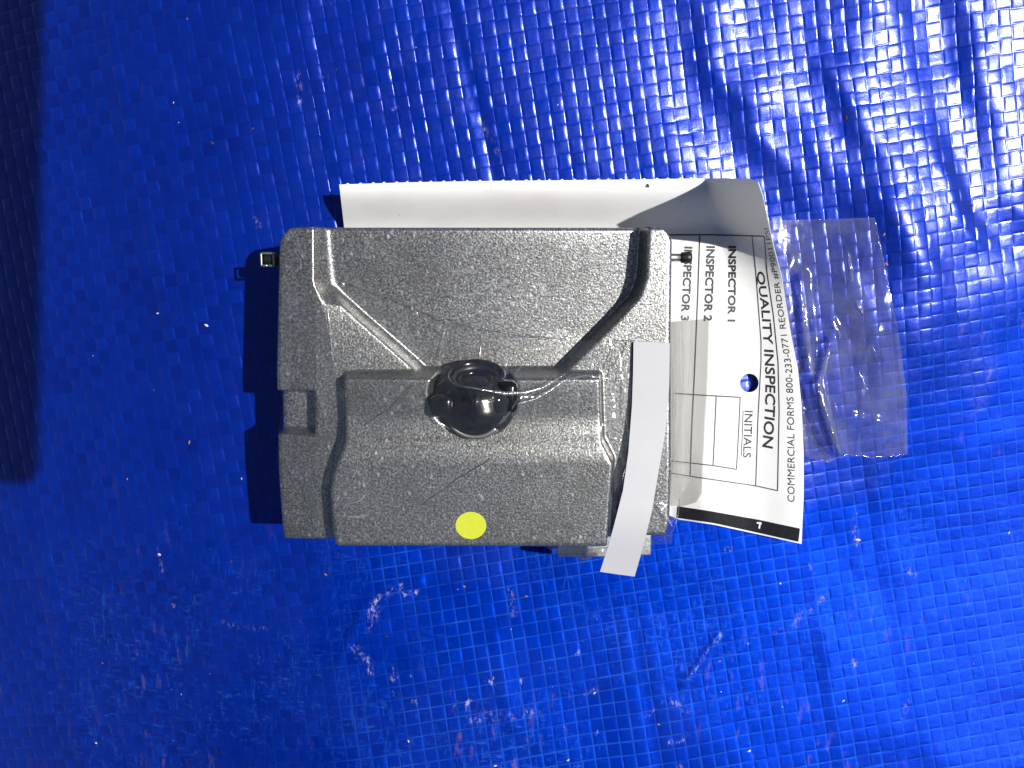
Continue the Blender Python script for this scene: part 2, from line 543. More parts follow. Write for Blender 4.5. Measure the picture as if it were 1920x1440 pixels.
def build_tarp():
    nx, ny = 104, 88
    fr = np.array([0, .035, .08, .28, .50, .72, .92, .965])

    def axis(n):
        c = (np.arange(-n // 2, n // 2)[:, None] + fr[None, :]).ravel()
        c = np.append(c, n // 2)
        e = n // 2
        ext = np.array([1, 2.5, 5, 9, 15, 24, 36, 52, 75, 105])
        return np.concatenate([-(e + ext)[::-1], c, e + ext])
    a, b = axis(nx), axis(ny)
    A, B = np.meshgrid(a, b, indexing='ij')           # weave coordinates in cells
    # the tapes wander a little and differ in width
    wa = A + .10 * noise2(A * 3, B * 3, 22, 21) + .06 * noise2(A * 40, B * .6, 12, 22)
    wb = B + .10 * noise2(A * 3, B * 3, 22, 23) + .06 * noise2(A * .6, B * 40, 12, 24)
    off_x, off_y = 0.0, -0.030
    X = (wa * math.cos(WROT) - wb * math.sin(WROT)) * PITCH + off_x
    Y = (wa * math.sin(WROT) + wb * math.cos(WROT)) * PITCH + off_y
    ia, ib = np.floor(A + 1e-9).astype(int), np.floor(B + 1e-9).astype(int)
    fa, fb = A - ia, B - ib
    par = (ia + ib) % 2
    edge_a = np.minimum(fa, 1 - fa)
    edge_b = np.minimum(fb, 1 - fb)
    r_cell = np.random.default_rng(5).uniform(0, 1, (300, 300))[ia % 300, ib % 300]
    r_a = np.random.default_rng(6).uniform(0, 1, 300)[ia % 300]
    r_b = np.random.default_rng(8).uniform(0, 1, 300)[ib % 300]
    # tape over: crowned along its run, square shouldered across
    crown_b = 1 - (2 * fb - 1) ** 2
    crown_a = 1 - (2 * fa - 1) ** 2
    sh_a, sh_b = sstep(0, .085, edge_a), sstep(0, .085, edge_b)
    warp = (.45 + .55 * crown_b) * sh_a
    weft = (.35 + .45 * crown_a) * sh_b
    h = np.where(par == 0, warp, weft) * (.75 + .5 * r_cell)
    fade = sstep(nx / 2 + .5, nx / 2 - 3, np.abs(A)) * sstep(ny / 2 + .5, ny / 2 - 3, np.abs(B))
    tilt = ((r_cell - .5) * (fa - .5) * .55 + (np.roll(r_cell, 3) - .5) * (fb - .5) * .45) * sh_a * sh_b
    px, py = to_px(X, Y, 0.0)
    wob = 110 * noise2(px, py, 150, 41) + 45 * noise2(px, py, 50, 42)
    rub = .08 + .92 * sstep(800, 1120, py + wob) * sstep(250, 760, px + .25 * py - 200 + wob)
    rub = np.maximum(rub, sstep(800, 960, py + .4 * wob) * sstep(820, 1050, px))
    rub = np.maximum(rub, .95 * sstep(1330, 1620, px + wob) * sstep(470, 800, py + wob + .15 * (px - 1500)))
    rub = np.clip(rub, 0, 1)
    amp = .000105 * (1.0 - .55 * rub)
    Z = tarp_swell(X, Y) + (h + tilt) * amp * fade
    n1, n2 = A.shape
    V = np.stack([X, Y, Z], -1).reshape(-1, 3)
    i = np.arange(n1 * n2).reshape(n1, n2)
    Fq = np.stack([i[:-1, :-1], i[1:, :-1], i[1:, 1:], i[:-1, 1:]], -1).reshape(-1, 4)
    o = mesh_obj('tarp', V, Fq, MT['tarp'])
    cell = np.clip(.5 + .16 * np.where(par == 0, 1, -1) + .5 * (r_cell - .5) + .35 * (np.where(par == 0, r_a, r_b) - .5), 0, 1)
    scratch_lit = np.zeros_like(px)
    for pts, wd, st_ in [([(695, 1140), (712, 1112), (755, 1092)], 7, .9), ([(758, 1106), (784, 1102)], 6, 1), ([(700, 1160), (712, 1132)], 8, .9),
                        ([(668, 1198), (690, 1212)], 8, 1), ([(690, 1215), (704, 1238)], 8, 1), ([(740, 1235), (742, 1250)], 5, .8),
                        ([(1282, 1250), (1320, 1205), (1344, 1178)], 4.5, 1), ([(1205, 1312), (1236, 1288)], 3.5, .8), ([(1248, 1288), (1276, 1304)], 6, 1),
                        ([(1096, 1276), (1112, 1270)], 5, 1), ([(1602, 985), (1606, 1020)], 8, .8), ([(1586, 1218), (1592, 1246)], 5, .9),
                        ([(1668, 1318), (1684, 1286)], 6, .8), ([(856, 1413), (892, 1401)], 5, .8), ([(884, 1316), (932, 1310)], 12, .6), ([(960, 1312), (1006, 1304)], 10, .5),  # last two here: a lit row of weave, painted pale
                        ([(1244, 1356), (1276, 1350)], 5, .9), ([(1240, 1430), (1262, 1400)], 10, .8), ([(1340, 1430), (1364, 1405)], 8, .6), ([(556, 140), (560, 190)], 7, .8),
                        ([(600, 135), (608, 146)], 6, .8), ([(892, 224), (914, 252)], 7, .9), ([(924, 258), (938, 305)], 5, .8), ([(725, 208), (745, 203)], 3, .9),
                        ([(1460, 1170), (1540, 1110)], 9, .5), ([(1440, 1176), (1500, 1160)], 4, .5), ([(475, 405), (482, 425)], 5, .7), ([(400, 1172), (500, 1176)], 5, .4),
                        ([(280, 1046), (290, 1085)], 4, .8), ([(955, 1100), (962, 1140)], 8, .5), ([(1370, 1026), (1352, 1032)], 6, .6), ([(1695, 1068), (1712, 1072)], 6, .9)]:
        d, _ = seg_dist(px, py, pts)
        scratch_lit = np.maximum(scratch_lit, st_ * np.exp(-(d / (wd * .62)) ** 2))
    for nm, arr in (('scratch_lit', scratch_lit), ('cell', cell), ('rub', rub), ('seam', (1 - np.minimum(sstep(0, .075, edge_a), sstep(0, .075, edge_b))) * fade * (.12 + .88 * sstep(560, 900, px + wob))),
                    ('mottle', sstep(1000, 1200, py + wob) * sstep(1050, 700, px + wob) * sstep(-100, 250, px))):
        at_ = o.data.attributes.new(nm, 'FLOAT', 'POINT')
        at_.data.foreach_set('value', arr.ravel().astype(np.float32))
    tag(o, kind='structure')
    return o


build_tarp()

# ------------------------------------------------------------------ the cast module
ZF = 0.0240                    # height of the side flanges
MM = 0.001


def body_raw(u, v):
    """Relief of the casting above the flange plane (mm); u, v measured at the flange."""
    depth = pws(v, [425, 470, 560, 690, 720], [3.4, 4.0, 5.0, 6.0, 6.0], 40) + .052 * softp(u - 900, 60) / 9.4 * sstep(740, 620, v)
    # left wall, then the long left facet
    xU = pws(v, [425, 530, 556, 600, 705, 740], [588, 588, 600, 612, 627, 630])
    xB = pws(v, [425, 530, 556, 600, 690, 740], [612, 622, 636, 684, 786, 830])
    tl = np.clip((u - xU) / (xB - xU), 0, 1)
    xUr = pws(v, [425, 520, 556, 600, 690, 740], [1216, 1212, 1200, 1160, 1068, 1016])
    xBr = pws(v, [425, 520, 556, 600, 690, 740], [1208, 1203, 1190, 1148, 1055, 1003])
    tr = np.clip((xUr - u) / (xUr - xBr), 0, 1)
    k = 0.06
    soft = lambda t: np.where(t < k * 2, t * t / (4 * k), t - k)
    facet = sstep(535, 575, v)
    tl = (1 - (1 - tl) ** 2.2) * (1 - facet) + facet * (.13 * tl + .87 * sstep(-16, 0, u - xB))
    fun = -depth * np.minimum(tl, tr)
    fun = fun * sstep(728, 700, v)
    fun = fun - .08 * np.maximum(592 - u, 0) / 9.4
    # the raised rear block
    u0, v0 = u, v
    u, v = 960 + (u - 960) * 1.033, 487 + (v - 487) * 1.033
    top = pws(v, [705, 716, 800, 850, 1040], [4.8, 4.8, 4.1, 5.7, 5.4], 20)
    xl = pw(v, [700, 830, 890, 925, 1000, 1040], [640, 642, 622, 616, 622, 630])
    xr = pw(v, [700, 830, 870, 1040], [1128, 1132, 1152, 1140])
    w = 7.0
    side = np.minimum(np.minimum((u - xl), (xr - u)) / w, (v - 708) / w)
    b = sstep(-.5, .5, side)
    h = fun * (1 - b) + top * b
    # seat for the lens mount
    e = 1 - np.sqrt(((u0 - 889) / 78.) ** 2 + ((v0 - 733) / 70.) ** 2)
    sk = sstep(-.06, .06, e)
    h = h * (1 - sk) + np.minimum(h, -2.5) * sk
    # pocket in the left edge
    u, v = u0, v0
    p = np.minimum(np.minimum((588 - u) / 4, (v - 735) / 4), (814 - v) / 4)
    pb = sstep(-.5, .5, p)
    h = h * (1 - pb) + (-5.0) * pb
    return h


def body_height(u, v):
    raw = body_raw(u, v)
    h = raw * .2
    for r, wt in ((2.5, .05), (5.5, .05)):
        for k in range(8):
            a = k * math.pi / 4 + r
            h = h + wt * body_raw(u + r * math.cos(a), v + r * math.sin(a))
    return np.maximum(h, .75 * raw + .25 * h)      # crisp ridges, filleted roots


def build_housing(parent):
    ns, nt = 380, 300
    s = np.linspace(0, 1, ns)
    t = np.linspace(0, 1, nt)
    S, T = np.meshgrid(s, t, indexing='ij')
    V0 = 425 + T * 600
    r = 34.0
    corner = np.where(V0 < 425 + r, r - np.sqrt(np.maximum(r * r - (425 + r - V0) ** 2, 0)), 0)
    xL = pw(V0, [425, 480, 700, 900, 1000, 1025], [522, 520, 515, 519, 526, 530]) + corner * 1.0
    xR = pw(V0, [425, 470, 640, 900, 1000, 1025], [1262, 1261, 1259, 1260, 1256, 1250]) - corner * .9
    U = xL + S * (xR - xL)
    yB = pw(U, [520, 616, 634, 1136, 1156, 1270], [1013, 1013, 1010, 1011, 1006, 1006])
    V = 425 + T * (yB - 425)
    h = body_height(U, V)
    # rounded outer edge
    dist = np.minimum(np.minimum(U - xL, xR - U), np.minimum(V - 425, yB - V))
    R = 9.0
    dd = np.clip(dist, 0, R)
    h = h - (R - np.sqrt(np.maximum(R * R - (R - dd) ** 2, 0))) / 9.4
    P = at(U, V, ZF)
    P[..., 2] = ZF + h * MM
    n = ns * nt
    i = np.arange(n).reshape(ns, nt)
    quads = np.stack([i[:-1, :-1], i[:-1, 1:], i[1:, 1:], i[1:, :-1]], -1).reshape(-1, 4)
    loop = np.concatenate([i[:, 0], i[-1, 1:], i[-2::-1, -1], i[0, -2:0:-1]])   # clockwise from top-left
    verts = [P.reshape(-1, 3)]
    c = P.reshape(-1, 3).mean(0)
    fl = []
    prev = loop
    base = n
    for zt, ins in ((.0170, .0004), (.0095, .0010), (.0092, .0042), (.0016, .0048)):
        ring = P.reshape(-1, 3)[loop].copy()
        ctr = ring - c
        # move inward along x and y like a drafted casting
        ring[:, 0] -= np.sign(ctr[:, 0]) * np.minimum(np.abs(ctr[:, 0]), ins)
        ring[:, 1] -= np.sign(ctr[:, 1]) * np.minimum(np.abs(ctr[:, 1]), ins)
        ring[:, 2] = np.minimum(zt, ring[:, 2])
        cur = np.arange(base, base + len(loop))
        base += len(loop)
        verts.append(ring)
        nx = np.roll(np.arange(len(loop)), -1)
        fl.append(np.stack([prev, prev[nx], cur[nx], cur], -1))
        prev = cur
    verts.append(np.array([[c[0], c[1], .0016]]))
    Vx = np.concatenate(verts)
    nx = np.roll(np.arange(len(loop)), -1)
    fl = np.concatenate([quads] + fl)
    cap = np.stack([prev, prev[nx], np.full(len(loop), base)], -1)
    me_faces = [tuple(map(int, f)) for f in fl] + [tuple(map(int, f)) for f in cap]
    o = mesh_obj('housing', Vx, me_faces, MT['cast'])
    bm = bmesh.new()
    bm.from_mesh(o.data)
    bmesh.ops.recalc_face_normals(bm, faces=bm.faces[:])
    bm.to_mesh(o.data)
    bm.free()
    me = o.data
    if hasattr(me, 'set_sharp_from_angle'):
        me.set_sharp_from_angle(angle=math.radians(70))
    return adopt(o, parent)


c0 = at(890, 730, 0)
module = empty('sensor_module', (float(c0[0]), float(c0[1]), 0.0016))
tag(module, 'grey cast aluminium sensor module with black lens lying on the blue tarp', 'sensor module')
build_housing(module)

# lens and its black mount
LENS_AX = Vector((0.0, math.cos(math.radians(24)), math.sin(math.radians(24))))
lf = Vector(at(891, 701, ZF + .0030))
prof = [(-.0128, 0), (-.0126, .0030), (-.0116, .0058), (-.0096, .0080), (-.0074, .0087), (-.0052, .0083),
        (-.0036, .0074), (-.0024, .0064), (-.0014, .0060), (-.0003, .0060), (0, .0058), (0, .0052), (-.0010, .0049)]
v, f = lathe(prof, lf, LENS_AX, 64)
barrel = adopt(mesh_obj('lens_barrel', v, f, MT['black']), module)
for nm, pr, m in [('retaining_ring', [(-.0010, .0050), (-.0006, .0047), (-.0006, .0041), (-.0013, .0039)], 'blackm'),
                  ('inner_ring', [(-.0016, .0039), (-.0011, .0036), (-.0011, .0030), (-.0018, .0028)], 'black'),
                  ('lens_glass', [(-.0022, .0041), (-.0017, .0030), (-.0013, .0018), (-.0011, .0008), (-.00105, 0)], 'glass')]:
    v, f = lathe(pr, lf, LENS_AX, 64)
    o = mesh_obj(nm, v, f, MT[m])
    o.parent = barrel
# flat shoulder on the right of the mount and the left lug
for (x0, y0, x1, y1, zt, zb) in [(925, 716, 971, 776, 8.2, 3.0), (806, 742, 850, 784, 7.6, 3.0)]:
    a, b = at(x0, y1, ZF + zt * MM), at(x1, y0, ZF + zt * MM)
    adopt(bevel_box('mount_lug', (a[0], a[1], ZF + zb * MM), (b[0], b[1], ZF + zt * MM), .0012, MT['black']), module)
# bright seat ring under the lens
sp = [at(890 + 58 * math.sin(a), 757 + 62 * math.cos(a), ZF + (6.0 + .5 * math.cos(a)) * MM) for a in np.linspace(-.85, .75, 24)]
v, f = tube(sp, np.linspace(.0004, .0007, 24), 8)
adopt(mesh_obj('seat_ring', v, f, MT['steel']), module)

# pivot pins that stand out of the two short sides
pl0, pl1 = Vector(at(540, 486, .0165)), Vector(at(497, 486, .0165))
v, f = lathe([(0, 0), (0, .0011), ((pl1 - pl0).length - .0002, .0011), ((pl1 - pl0).length, .0009), ((pl1 - pl0).length, .0005), ((pl1 - pl0).length - .0008, .0004), ((pl1 - pl0).length - .0008, 0)], pl0, pl1 - pl0, 24)
adopt(mesh_obj('pivot_pin', v, f, MT['blackm']), module)
a, b = at(492, 498, .0172), at(515, 475, .0172)
ring = [(.5, 0), (0, 0), (0, .5), (0, 1), (.5, 1), (1, 1), (1, .5), (1, 0), (.5, 0)]
ring = densify([(a[0] + (b[0] - a[0]) * q, a[1] + (b[1] - a[1]) * w) for q, w in ring], .0004, False)
v, f = tube([(q, w, .0178) for q, w in ring], .00028, 8)
adopt(mesh_obj('pin_clip', v, f, MT['steel']), module)
pr0, pr1 = Vector(at(1235, 483, .0165)), Vector(at(1279, 483, .0165))
ln = (pr1 - pr0).length
v, f = lathe([(0, 0), (0, .0008), (ln, .0008), (ln + .0001, 0)], pr0, pr1 - pr0, 24)
adopt(mesh_obj('pivot_pin', v, f, MT['steel']), module)
v, f = lathe([(ln - .0002, 0), (ln - .0002, .0011), (ln + .0014, .0012), (ln + .0019, .0010), (ln + .0020, 0)], pr0, pr1 - pr0, 24)
adopt(mesh_obj('pin_tip', v, f, MT['blackm']), module)

# bottom cover that shows past the south side
for (x0, x1, y1, zt) in [(1046, 1146, 1045, .0130), (1160, 1222, 1042, .0115)]:
    a, b = at(x0, y1, zt), at(x1, 990, zt)
    adopt(bevel_box('bottom_cover', (a[0], a[1], zt - .0022), (b[0], b[1] + .004, zt), .0004, MT['plate']), module)

# round yellow sticker
cs = at(883, 985, ZF)
hs = float(body_height(np.array([883.]), np.array([985.]))[0])
cs = at(883, 985, ZF + hs * MM)
rs = .00335 * (D - cs[2]) / (D - ZF)
ring = [(cs[0] + .00305 * math.cos(t), cs[1] + .0028 * math.sin(t)) for t in np.linspace(0, 2 * math.pi, 48, endpoint=False)]


def surf_z(x, y):
    """Height of the casting top at world x, y (flange coordinates)."""
    u, v_ = to_px(np.asarray(x, float), np.asarray(y, float), ZF)
    return ZF + body_height(u, v_) * MM


vv = [(x, y, float(surf_z(x, y)) + .00010) for x, y in ring] + [(x, y, float(surf_z(x, y)) - .0001) for x, y in ring]
nn = len(ring)
ff = [tuple(range(nn))] + [(i, i + nn, (i + 1) % nn + nn, (i + 1) % nn) for i in range(nn)]
adopt(tag(mesh_obj('sticker', vv, ff, MT['yellow'], smooth=False), 'round bright yellow sticker'), module)

# ------------------------------------------------------------------ inspection tag
TOP_EDGE = [(636, 346), (760, 342), (900, 339.5), (1050, 338), (1200, 336.5), (1300, 334.5), (1360, 334), (1405, 336), (1421, 342)]
RIGHT_EDGE = [(1430, 368), (1441, 420), (1452, 468), (1466, 520), (1474, 570), (1483, 625), (1496, 690), (1503, 760), (1507, 850), (1507, 930), (1503, 1020)]
BOT_EDGE = [(1440, 1006), (1339, 984), (1273, 974), (1226, 955), (680, 900)]
LEFT_EDGE = [(660, 600), (645, 424)]


def tag_height(px, py):
    """Height of the tag above the tarp in mm, as it curls out from under the module."""
    north = 0.5 + 8.6 * sstep(452, 345, py) * 1.0
    east = 0.5 + 1.0 * sstep(1215, 1275, px) + .4 * sstep(1270, 1380, px) + 2.6 * sstep(1400, 1510, px) * sstep(450, 640, py)
    east = np.where(py > 0, east, east)
    base = np.maximum(north, east * sstep(430, 470, py) + north * (1 - sstep(430, 470, py)))
    k = pw(py, [330, 380, 420, 460, 500, 540, 600, 700], [1, .84, .58, .34, .18, .08, .02, 0])
    edge_x = pw(py, [p[1] for p in [(1421, 340)] + RIGHT_EDGE], [p[0] for p in [(1421, 340)] + RIGHT_EDGE])
    t = np.clip((px - (edge_x - 100)) / 100, 0, 1.05)
    curl = 30.0 * k * (0.35 * t * t + .65 * t ** 1.2)
    wav = .35 * np.sin((px * .3 + py) / 95.0) * sstep(1270, 1330, px)
    south = 2.2 * sstep(800, 1010, py) * sstep(1260, 1330, px)
    return base + curl + wav + south


HOLE = (1405, 718, 17.5)
outline = list(TOP_EDGE)
top = densify(TOP_EDGE, 1, False)
# torn perforation stubs along the top edge
top_o = []
for (x, y) in densify(TOP_EDGE, 4, False):
    ph = ((x - 652) % 22.2)
    nub = 2.6 if (x < 1330 and (ph < 4)) else 0
    top_o.append((x, y - nub))
outline = top_o + RIGHT_EDGE + BOT_EDGE + LEFT_EDGE
v2, tri = sheet_tris(outline, 6.0, [HOLE])
zz = tag_height(v2[:, 0], v2[:, 1]) * MM
pc = at(1390, 980, 0)
itag = empty('inspection_tag', (float(pc[0]), float(pc[1]), .0005))
tag(itag, 'white printed quality inspection tag curling out from under the grey module', 'tag')
ver = at(v2[:, 0], v2[:, 1], zz)
sheet = mesh_obj('paper_sheet', ver, tri, MT['paper'])
sol = sheet.modifiers.new('thickness', 'SOLIDIFY')
sol.thickness = .00016
sol.offset = -1
es = sheet.modifiers.new('edges', 'EDGE_SPLIT')
es.split_angle = math.radians(60)
adopt(sheet, itag)


def on_tag(p, lift=.00005):
    p = np.asarray(p, float)
    z = tag_height(p[:, 0], p[:, 1]) * MM + lift
    # lift towards the viewer side of the sheet: a hair above and to the west where it stands up
    w = at(p[:, 0], p[:, 1], z)
    return w


def path_eval(pts, s):
    P = np.asarray(pts, float)
    # smooth polyline by arc length
    d = np.concatenate([[0], np.cumsum(np.hypot(*np.diff(P, axis=0).T))])
    q = s * d[-1]
    x, y = np.interp(q, d, P[:, 0]), np.interp(q, d, P[:, 1])
    e = d[-1] * .02
    x2, y2 = np.interp(q + e, d, P[:, 0]), np.interp(q + e, d, P[:, 1])
    x1, y1 = np.interp(q - e, d, P[:, 0]), np.interp(q - e, d, P[:, 1])
    tx, ty = x2 - x1, y2 - y1
    l = np.hypot(tx, ty)
    return x, y, tx / l, ty / l


def print_text(txt, path, caps, bold=0.0, slant=0.0, name='printed_text', mat='ink', lift=.00006):
    """Letters along path (baseline, pixels); cap height may change along it. Reading direction = path direction."""
    cu = bpy.data.curves.new('t', 'FONT')
    cu.body = txt
    cu.size = 1
    cu.offset = bold
    cu.resolution_u = 3
    ob = bpy.data.objects.new('t', cu)
    C.objects.link(ob)
    bpy.context.view_layer.update()
    dg = bpy.context.evaluated_depsgraph_get()
    me = bpy.data.meshes.new_from_object(ob.evaluated_get(dg))
    bpy.data.objects.remove(ob)
    bpy.data.curves.remove(cu)
    co = np.array([vx.co[:2] for vx in me.vertices])
    faces = [tuple(p.vertices) for p in me.polygons]
    bpy.data.meshes.remove(me)
    cap = .73
    x0, x1 = co[:, 0].min(), co[:, 0].max()
    y = co[:, 1] / cap
    s = np.clip((co[:, 0] - x0) / (x1 - x0), 0, 1)
    bx, by, tx, ty = path_eval(path, s)
    hgt = np.interp(s, np.linspace(0, 1, len(caps)), caps)
    # glyph "up" is the left-hand normal of the reading direction on the picture (y down)
    nx, ny = ty, -tx
    qx = bx + nx * y * hgt + tx * slant * y * hgt
    qy = by + ny * y * hgt + ty * slant * y * hgt
    w = on_tag(np.stack([qx, qy], -1), lift)
    o = mesh_obj(name, w, faces, MT[mat], smooth=False)
    return adopt(o, itag)


def print_line(pts, wd, name='printed_line', mat='ink', lift=.00005):
    P = np.asarray(densify(pts, 7, False), float)
    T = np.gradient(P, axis=0)
    T /= np.linalg.norm(T, axis=1)[:, None]
    N = np.stack([-T[:, 1], T[:, 0]], -1) * wd / 2
    n = len(P)
    Q = np.concatenate([P + N, P - N])
    f = [(i, i + 1, i + 1 + n, i + n) for i in range(n - 1)]
    return adopt(mesh_obj(name, on_tag(Q, lift), f, MT[mat], smooth=False), itag)


print_text('INSPECTOR 1', [(1366.5, 461), (1366, 530), (1365, 603)], [14, 14], .034)
print_text('INSPECTOR 2', [(1325.5, 461), (1323, 530), (1320, 602)], [15.5, 15], .034)
print_text('INSPECTOR 3', [(1284, 462), (1281, 530), (1277, 601)], [15, 15], .034)
print_text('QUALITY INSPECTION', [(1419, 509), (1428, 580), (1433, 650), (1436, 710), (1435, 770), (1430, 838)], [14, 17, 19, 20], .018, .12)
print_text('COMMERCIAL FORMS 800-233-0771 REORDER #P90011PSI',
           [(1490, 942), (1490, 850), (1489, 770), (1485, 690), (1476, 630), (1468, 575), (1460, 520), (1449, 470), (1441, 428)], [14, 14, 13, 11, 9], 0.0, .1)
print_text('INITIALS', [(1396.5, 770), (1395, 815), (1393.5, 858)], [16, 15], .008)
for pts, wd in [([(1256, 440.5), (1330, 440), (1433, 443)], 2.6),
                ([(1410, 443), (1417, 510), (1427, 640), (1427, 680), (1421, 790), (1417, 911)], 1.8),
                ([(1433, 443), (1438, 510), (1450, 590), (1459, 680), (1461, 770), (1458, 920)], 2.0),
                ([(1312, 442), (1308, 560), (1302, 700), (1297, 800), (1294, 893)], 2.6),
                ([(1258, 887), (1294, 893), (1417, 911), (1458, 920)], 2.0),
                ([(1262, 737), (1300, 740), (1388, 745)], 2.2),
                ([(1388, 745), (1385, 810), (1381, 880)], 1.8),
                ([(1343, 743), (1340, 810), (1337, 873)], 1.8),
                ([(1258, 864), (1337, 873), (1381, 880)], 2.0),
                ([(1393.5, 770), (1392, 815), (1390, 856)], 1.4)]:
    print_line(pts, wd)
# glossy black bar along the south edge
bt = densify([(1270, 949), (1330, 958), (1420, 974), (1500, 991)], 8, False)
bb = densify([(1268, 971), (1339, 981), (1430, 1001), (1497, 1016)], 8, False)
n = len(bt)
bb = [tuple(np.array([np.interp(i / (n - 1), np.linspace(0, 1, len(bb)), [p[k] for p in bb]) for k in (0, 1)])) for i in range(n)]
mid = [((a[0] + b[0]) / 2, (a[1] + b[1]) / 2) for a, b in zip(bt, bb)]
Q = np.array(bt + mid + bb)
fc = [(i, i + n, i + n + 1, i + 1) for i in range(n - 1)] + [(i + n, i + 2 * n, i + 2 * n + 1, i + n + 1) for i in range(n - 1)]
adopt(mesh_obj('printed_bar', on_tag(Q, .00006), fc, MT['bar']), itag)
print_line([(1419, 980), (1428, 982)], 3.0, 'printed_mark', 'mark', .00010)
print_line([(1425.5, 979), (1423.5, 991)], 3.0, 'printed_mark', 'mark', .00012)
# black fleck of dirt on the upper margin
fx = [(1214 + 3.4 * math.cos(t) * (1 + .3 * math.sin(3 * t)), 348 + 4.6 * math.sin(t) * (1 + .25 * math.cos(2 * t))) for t in np.linspace(0, 2 * math.pi, 14, endpoint=False)]
adopt(mesh_obj('dirt_fleck', on_tag(fx, .00006), [tuple(range(14))], MT['ink'], smooth=False), itag)

# ------------------------------------------------------------------ clear tape over the module
GX0, GY0, GS = 440, 380, 4
gw, gh = int((1440 - GX0) / GS), int((1130 - GY0) / GS)
gu, gv = np.meshgrid(GX0 + np.arange(gw) * GS, GY0 + np.arange(gh) * GS, indexing='ij')


def blur(a):
    a = np.pad(a, 1, mode='edge')
    a = (a[:-2] + 2 * a[1:-1] + a[2:]) / 4
    return (a[:, :-2] + 2 * a[:, 1:-1] + a[:, 2:]) / 4


hb = body_height(gu, gv)
lens_b = 9.0 - ((gu - 888) / 82.0) ** 2 * 3.6 - ((gv - 745) / 56.0) ** 2 * 4.0
hb = np.where(((gu - 888) / 92) ** 2 + ((gv - 742) / 74) ** 2 < 1, np.maximum(hb, lens_b + 1.2), hb)
inside = (gu > 520) & (gu < 1262) & (gv > 425) & (gv < 1022)
over_tag = (gu >= 1262) & (gv > 430) & (gv < 990)
low = np.where(over_tag, tag_height(gu, gv) - ZF * 1000, -23.0)
ob = np.where(inside, hb + .25, low + .45)
film = ob.copy()
for _ in range(260):
    film = np.maximum(blur(film), ob)
for _ in range(6):
    film = blur(film)
film = np.maximum(film, ob)
film_s = film.copy()
# creases pulled from the lens and along the free edges
for pts, wd, h in [([(905, 602), (900, 690)], 5, .35), ([(860, 600), (838, 700)], 8, .3), ([(800, 640), (775, 668)], 4, .25),
                   ([(940, 738), (1000, 733), (1060, 716)], 6, 1.0), ([(960, 752), (1010, 740), (1056, 716)], 5, .8),
                   ([(970, 700), (985, 670)], 4, .3), ([(1150, 720), (1153, 790)], 6, .6), ([(1160, 650), (1140, 720)], 4, .4),
                   ([(1180, 645), (1160, 760)], 4, .4), ([(640, 880), (690, 935), (660, 950)], 6, .35),
                   ([(820, 920), (950, 845)], 4, .25), ([(700, 790), (790, 715)], 4, .25), ([(600, 910), (622, 880)], 5, .4),
                   ([(1120, 1030), (1090, 1050)], 10, 1.6), ([(1255, 640), (1263, 760), (1262, 880), (1255, 950)], 5, .8),
                   ([(1230, 940), (1262, 985)], 6, .8), ([(815, 800), (830, 860)], 4, .2), ([(1125, 760), (1160, 832)], 6, .5)]:
    d, fr_ = seg_dist(gu, gv, pts)
    film = film + h * np.exp(-(d / wd) ** 2) * (.6 + .4 * np.sin(fr_ * 9 + pts[0][0]))


def grid_at(field, x, y):
    fx = np.clip((np.asarray(x) - GX0) / GS, 0, gw - 1.001)
    fy = np.clip((np.asarray(y) - GY0) / GS, 0, gh - 1.001)
    ix, iy = fx.astype(int), fy.astype(int)
    tx, ty = fx - ix, fy - iy
    return (field[ix, iy] * (1 - tx) + field[ix + 1, iy] * tx) * (1 - ty) + (field[ix, iy + 1] * (1 - tx) + field[ix + 1, iy + 1] * tx) * ty


def over_module(x, y, field=None, lift=0.0):
    """Film coordinates are flange coordinates: same x, y in the world, height from the field."""
    z = ZF + (grid_at(film if field is None else field, x, y) + lift) * MM
    p = at(x, y, ZF)
    p[..., 2] = np.maximum(z, .0009)
    return p


tape_out = [(648, 528), (740, 566), (826, 604), (838, 600), (862, 608), (905, 617), (985, 631), (1060, 641), (1150, 638), (1254, 640),
            (1300, 600), (1338, 596), (1340, 700), (1336, 800), (1332, 900), (1330, 930), (1318, 948), (1290, 960), (1290, 985),
            (1282, 1010), (1262, 1045), (1235, 1088), (1190, 1085), (1120, 1074), (1080, 1060), (1052, 1030), (1020, 1008), (840, 1004),
            (640, 1004), (600, 1002), (575, 930), (552, 880), (530, 860), (505, 900), (492, 900), (505, 780), (500, 640), (494, 500), (520, 505), (560, 560), (620, 540)]
v2, tri = sheet_tris(tape_out, 5.0)
tape = mesh_obj('film_sheet', over_module(v2[:, 0], v2[:, 1]), tri, MT['film'])
te = empty('clear_tape', tuple(float(q) for q in at(1100, 900, .030)))
tag(te, 'clear wrinkled plastic tape stretched over the module and its lens', 'tape')
adopt(tape, te)
ev, et = sheet_tris([(1256, 604), (1300, 600), (1330, 597), (1328, 700), (1322, 800), (1318, 880), (1316, 925), (1306, 942), (1280, 950), (1256, 948)], 6.0)
ez = (tag_height(ev[:, 0], ev[:, 1]) + .30 + .12 * noise2(ev[:, 0], ev[:, 1], 30, 61)) * MM
adopt(mesh_obj('tape_end', at(ev[:, 0], ev[:, 1], ez), et, MT['tapeend']), te)
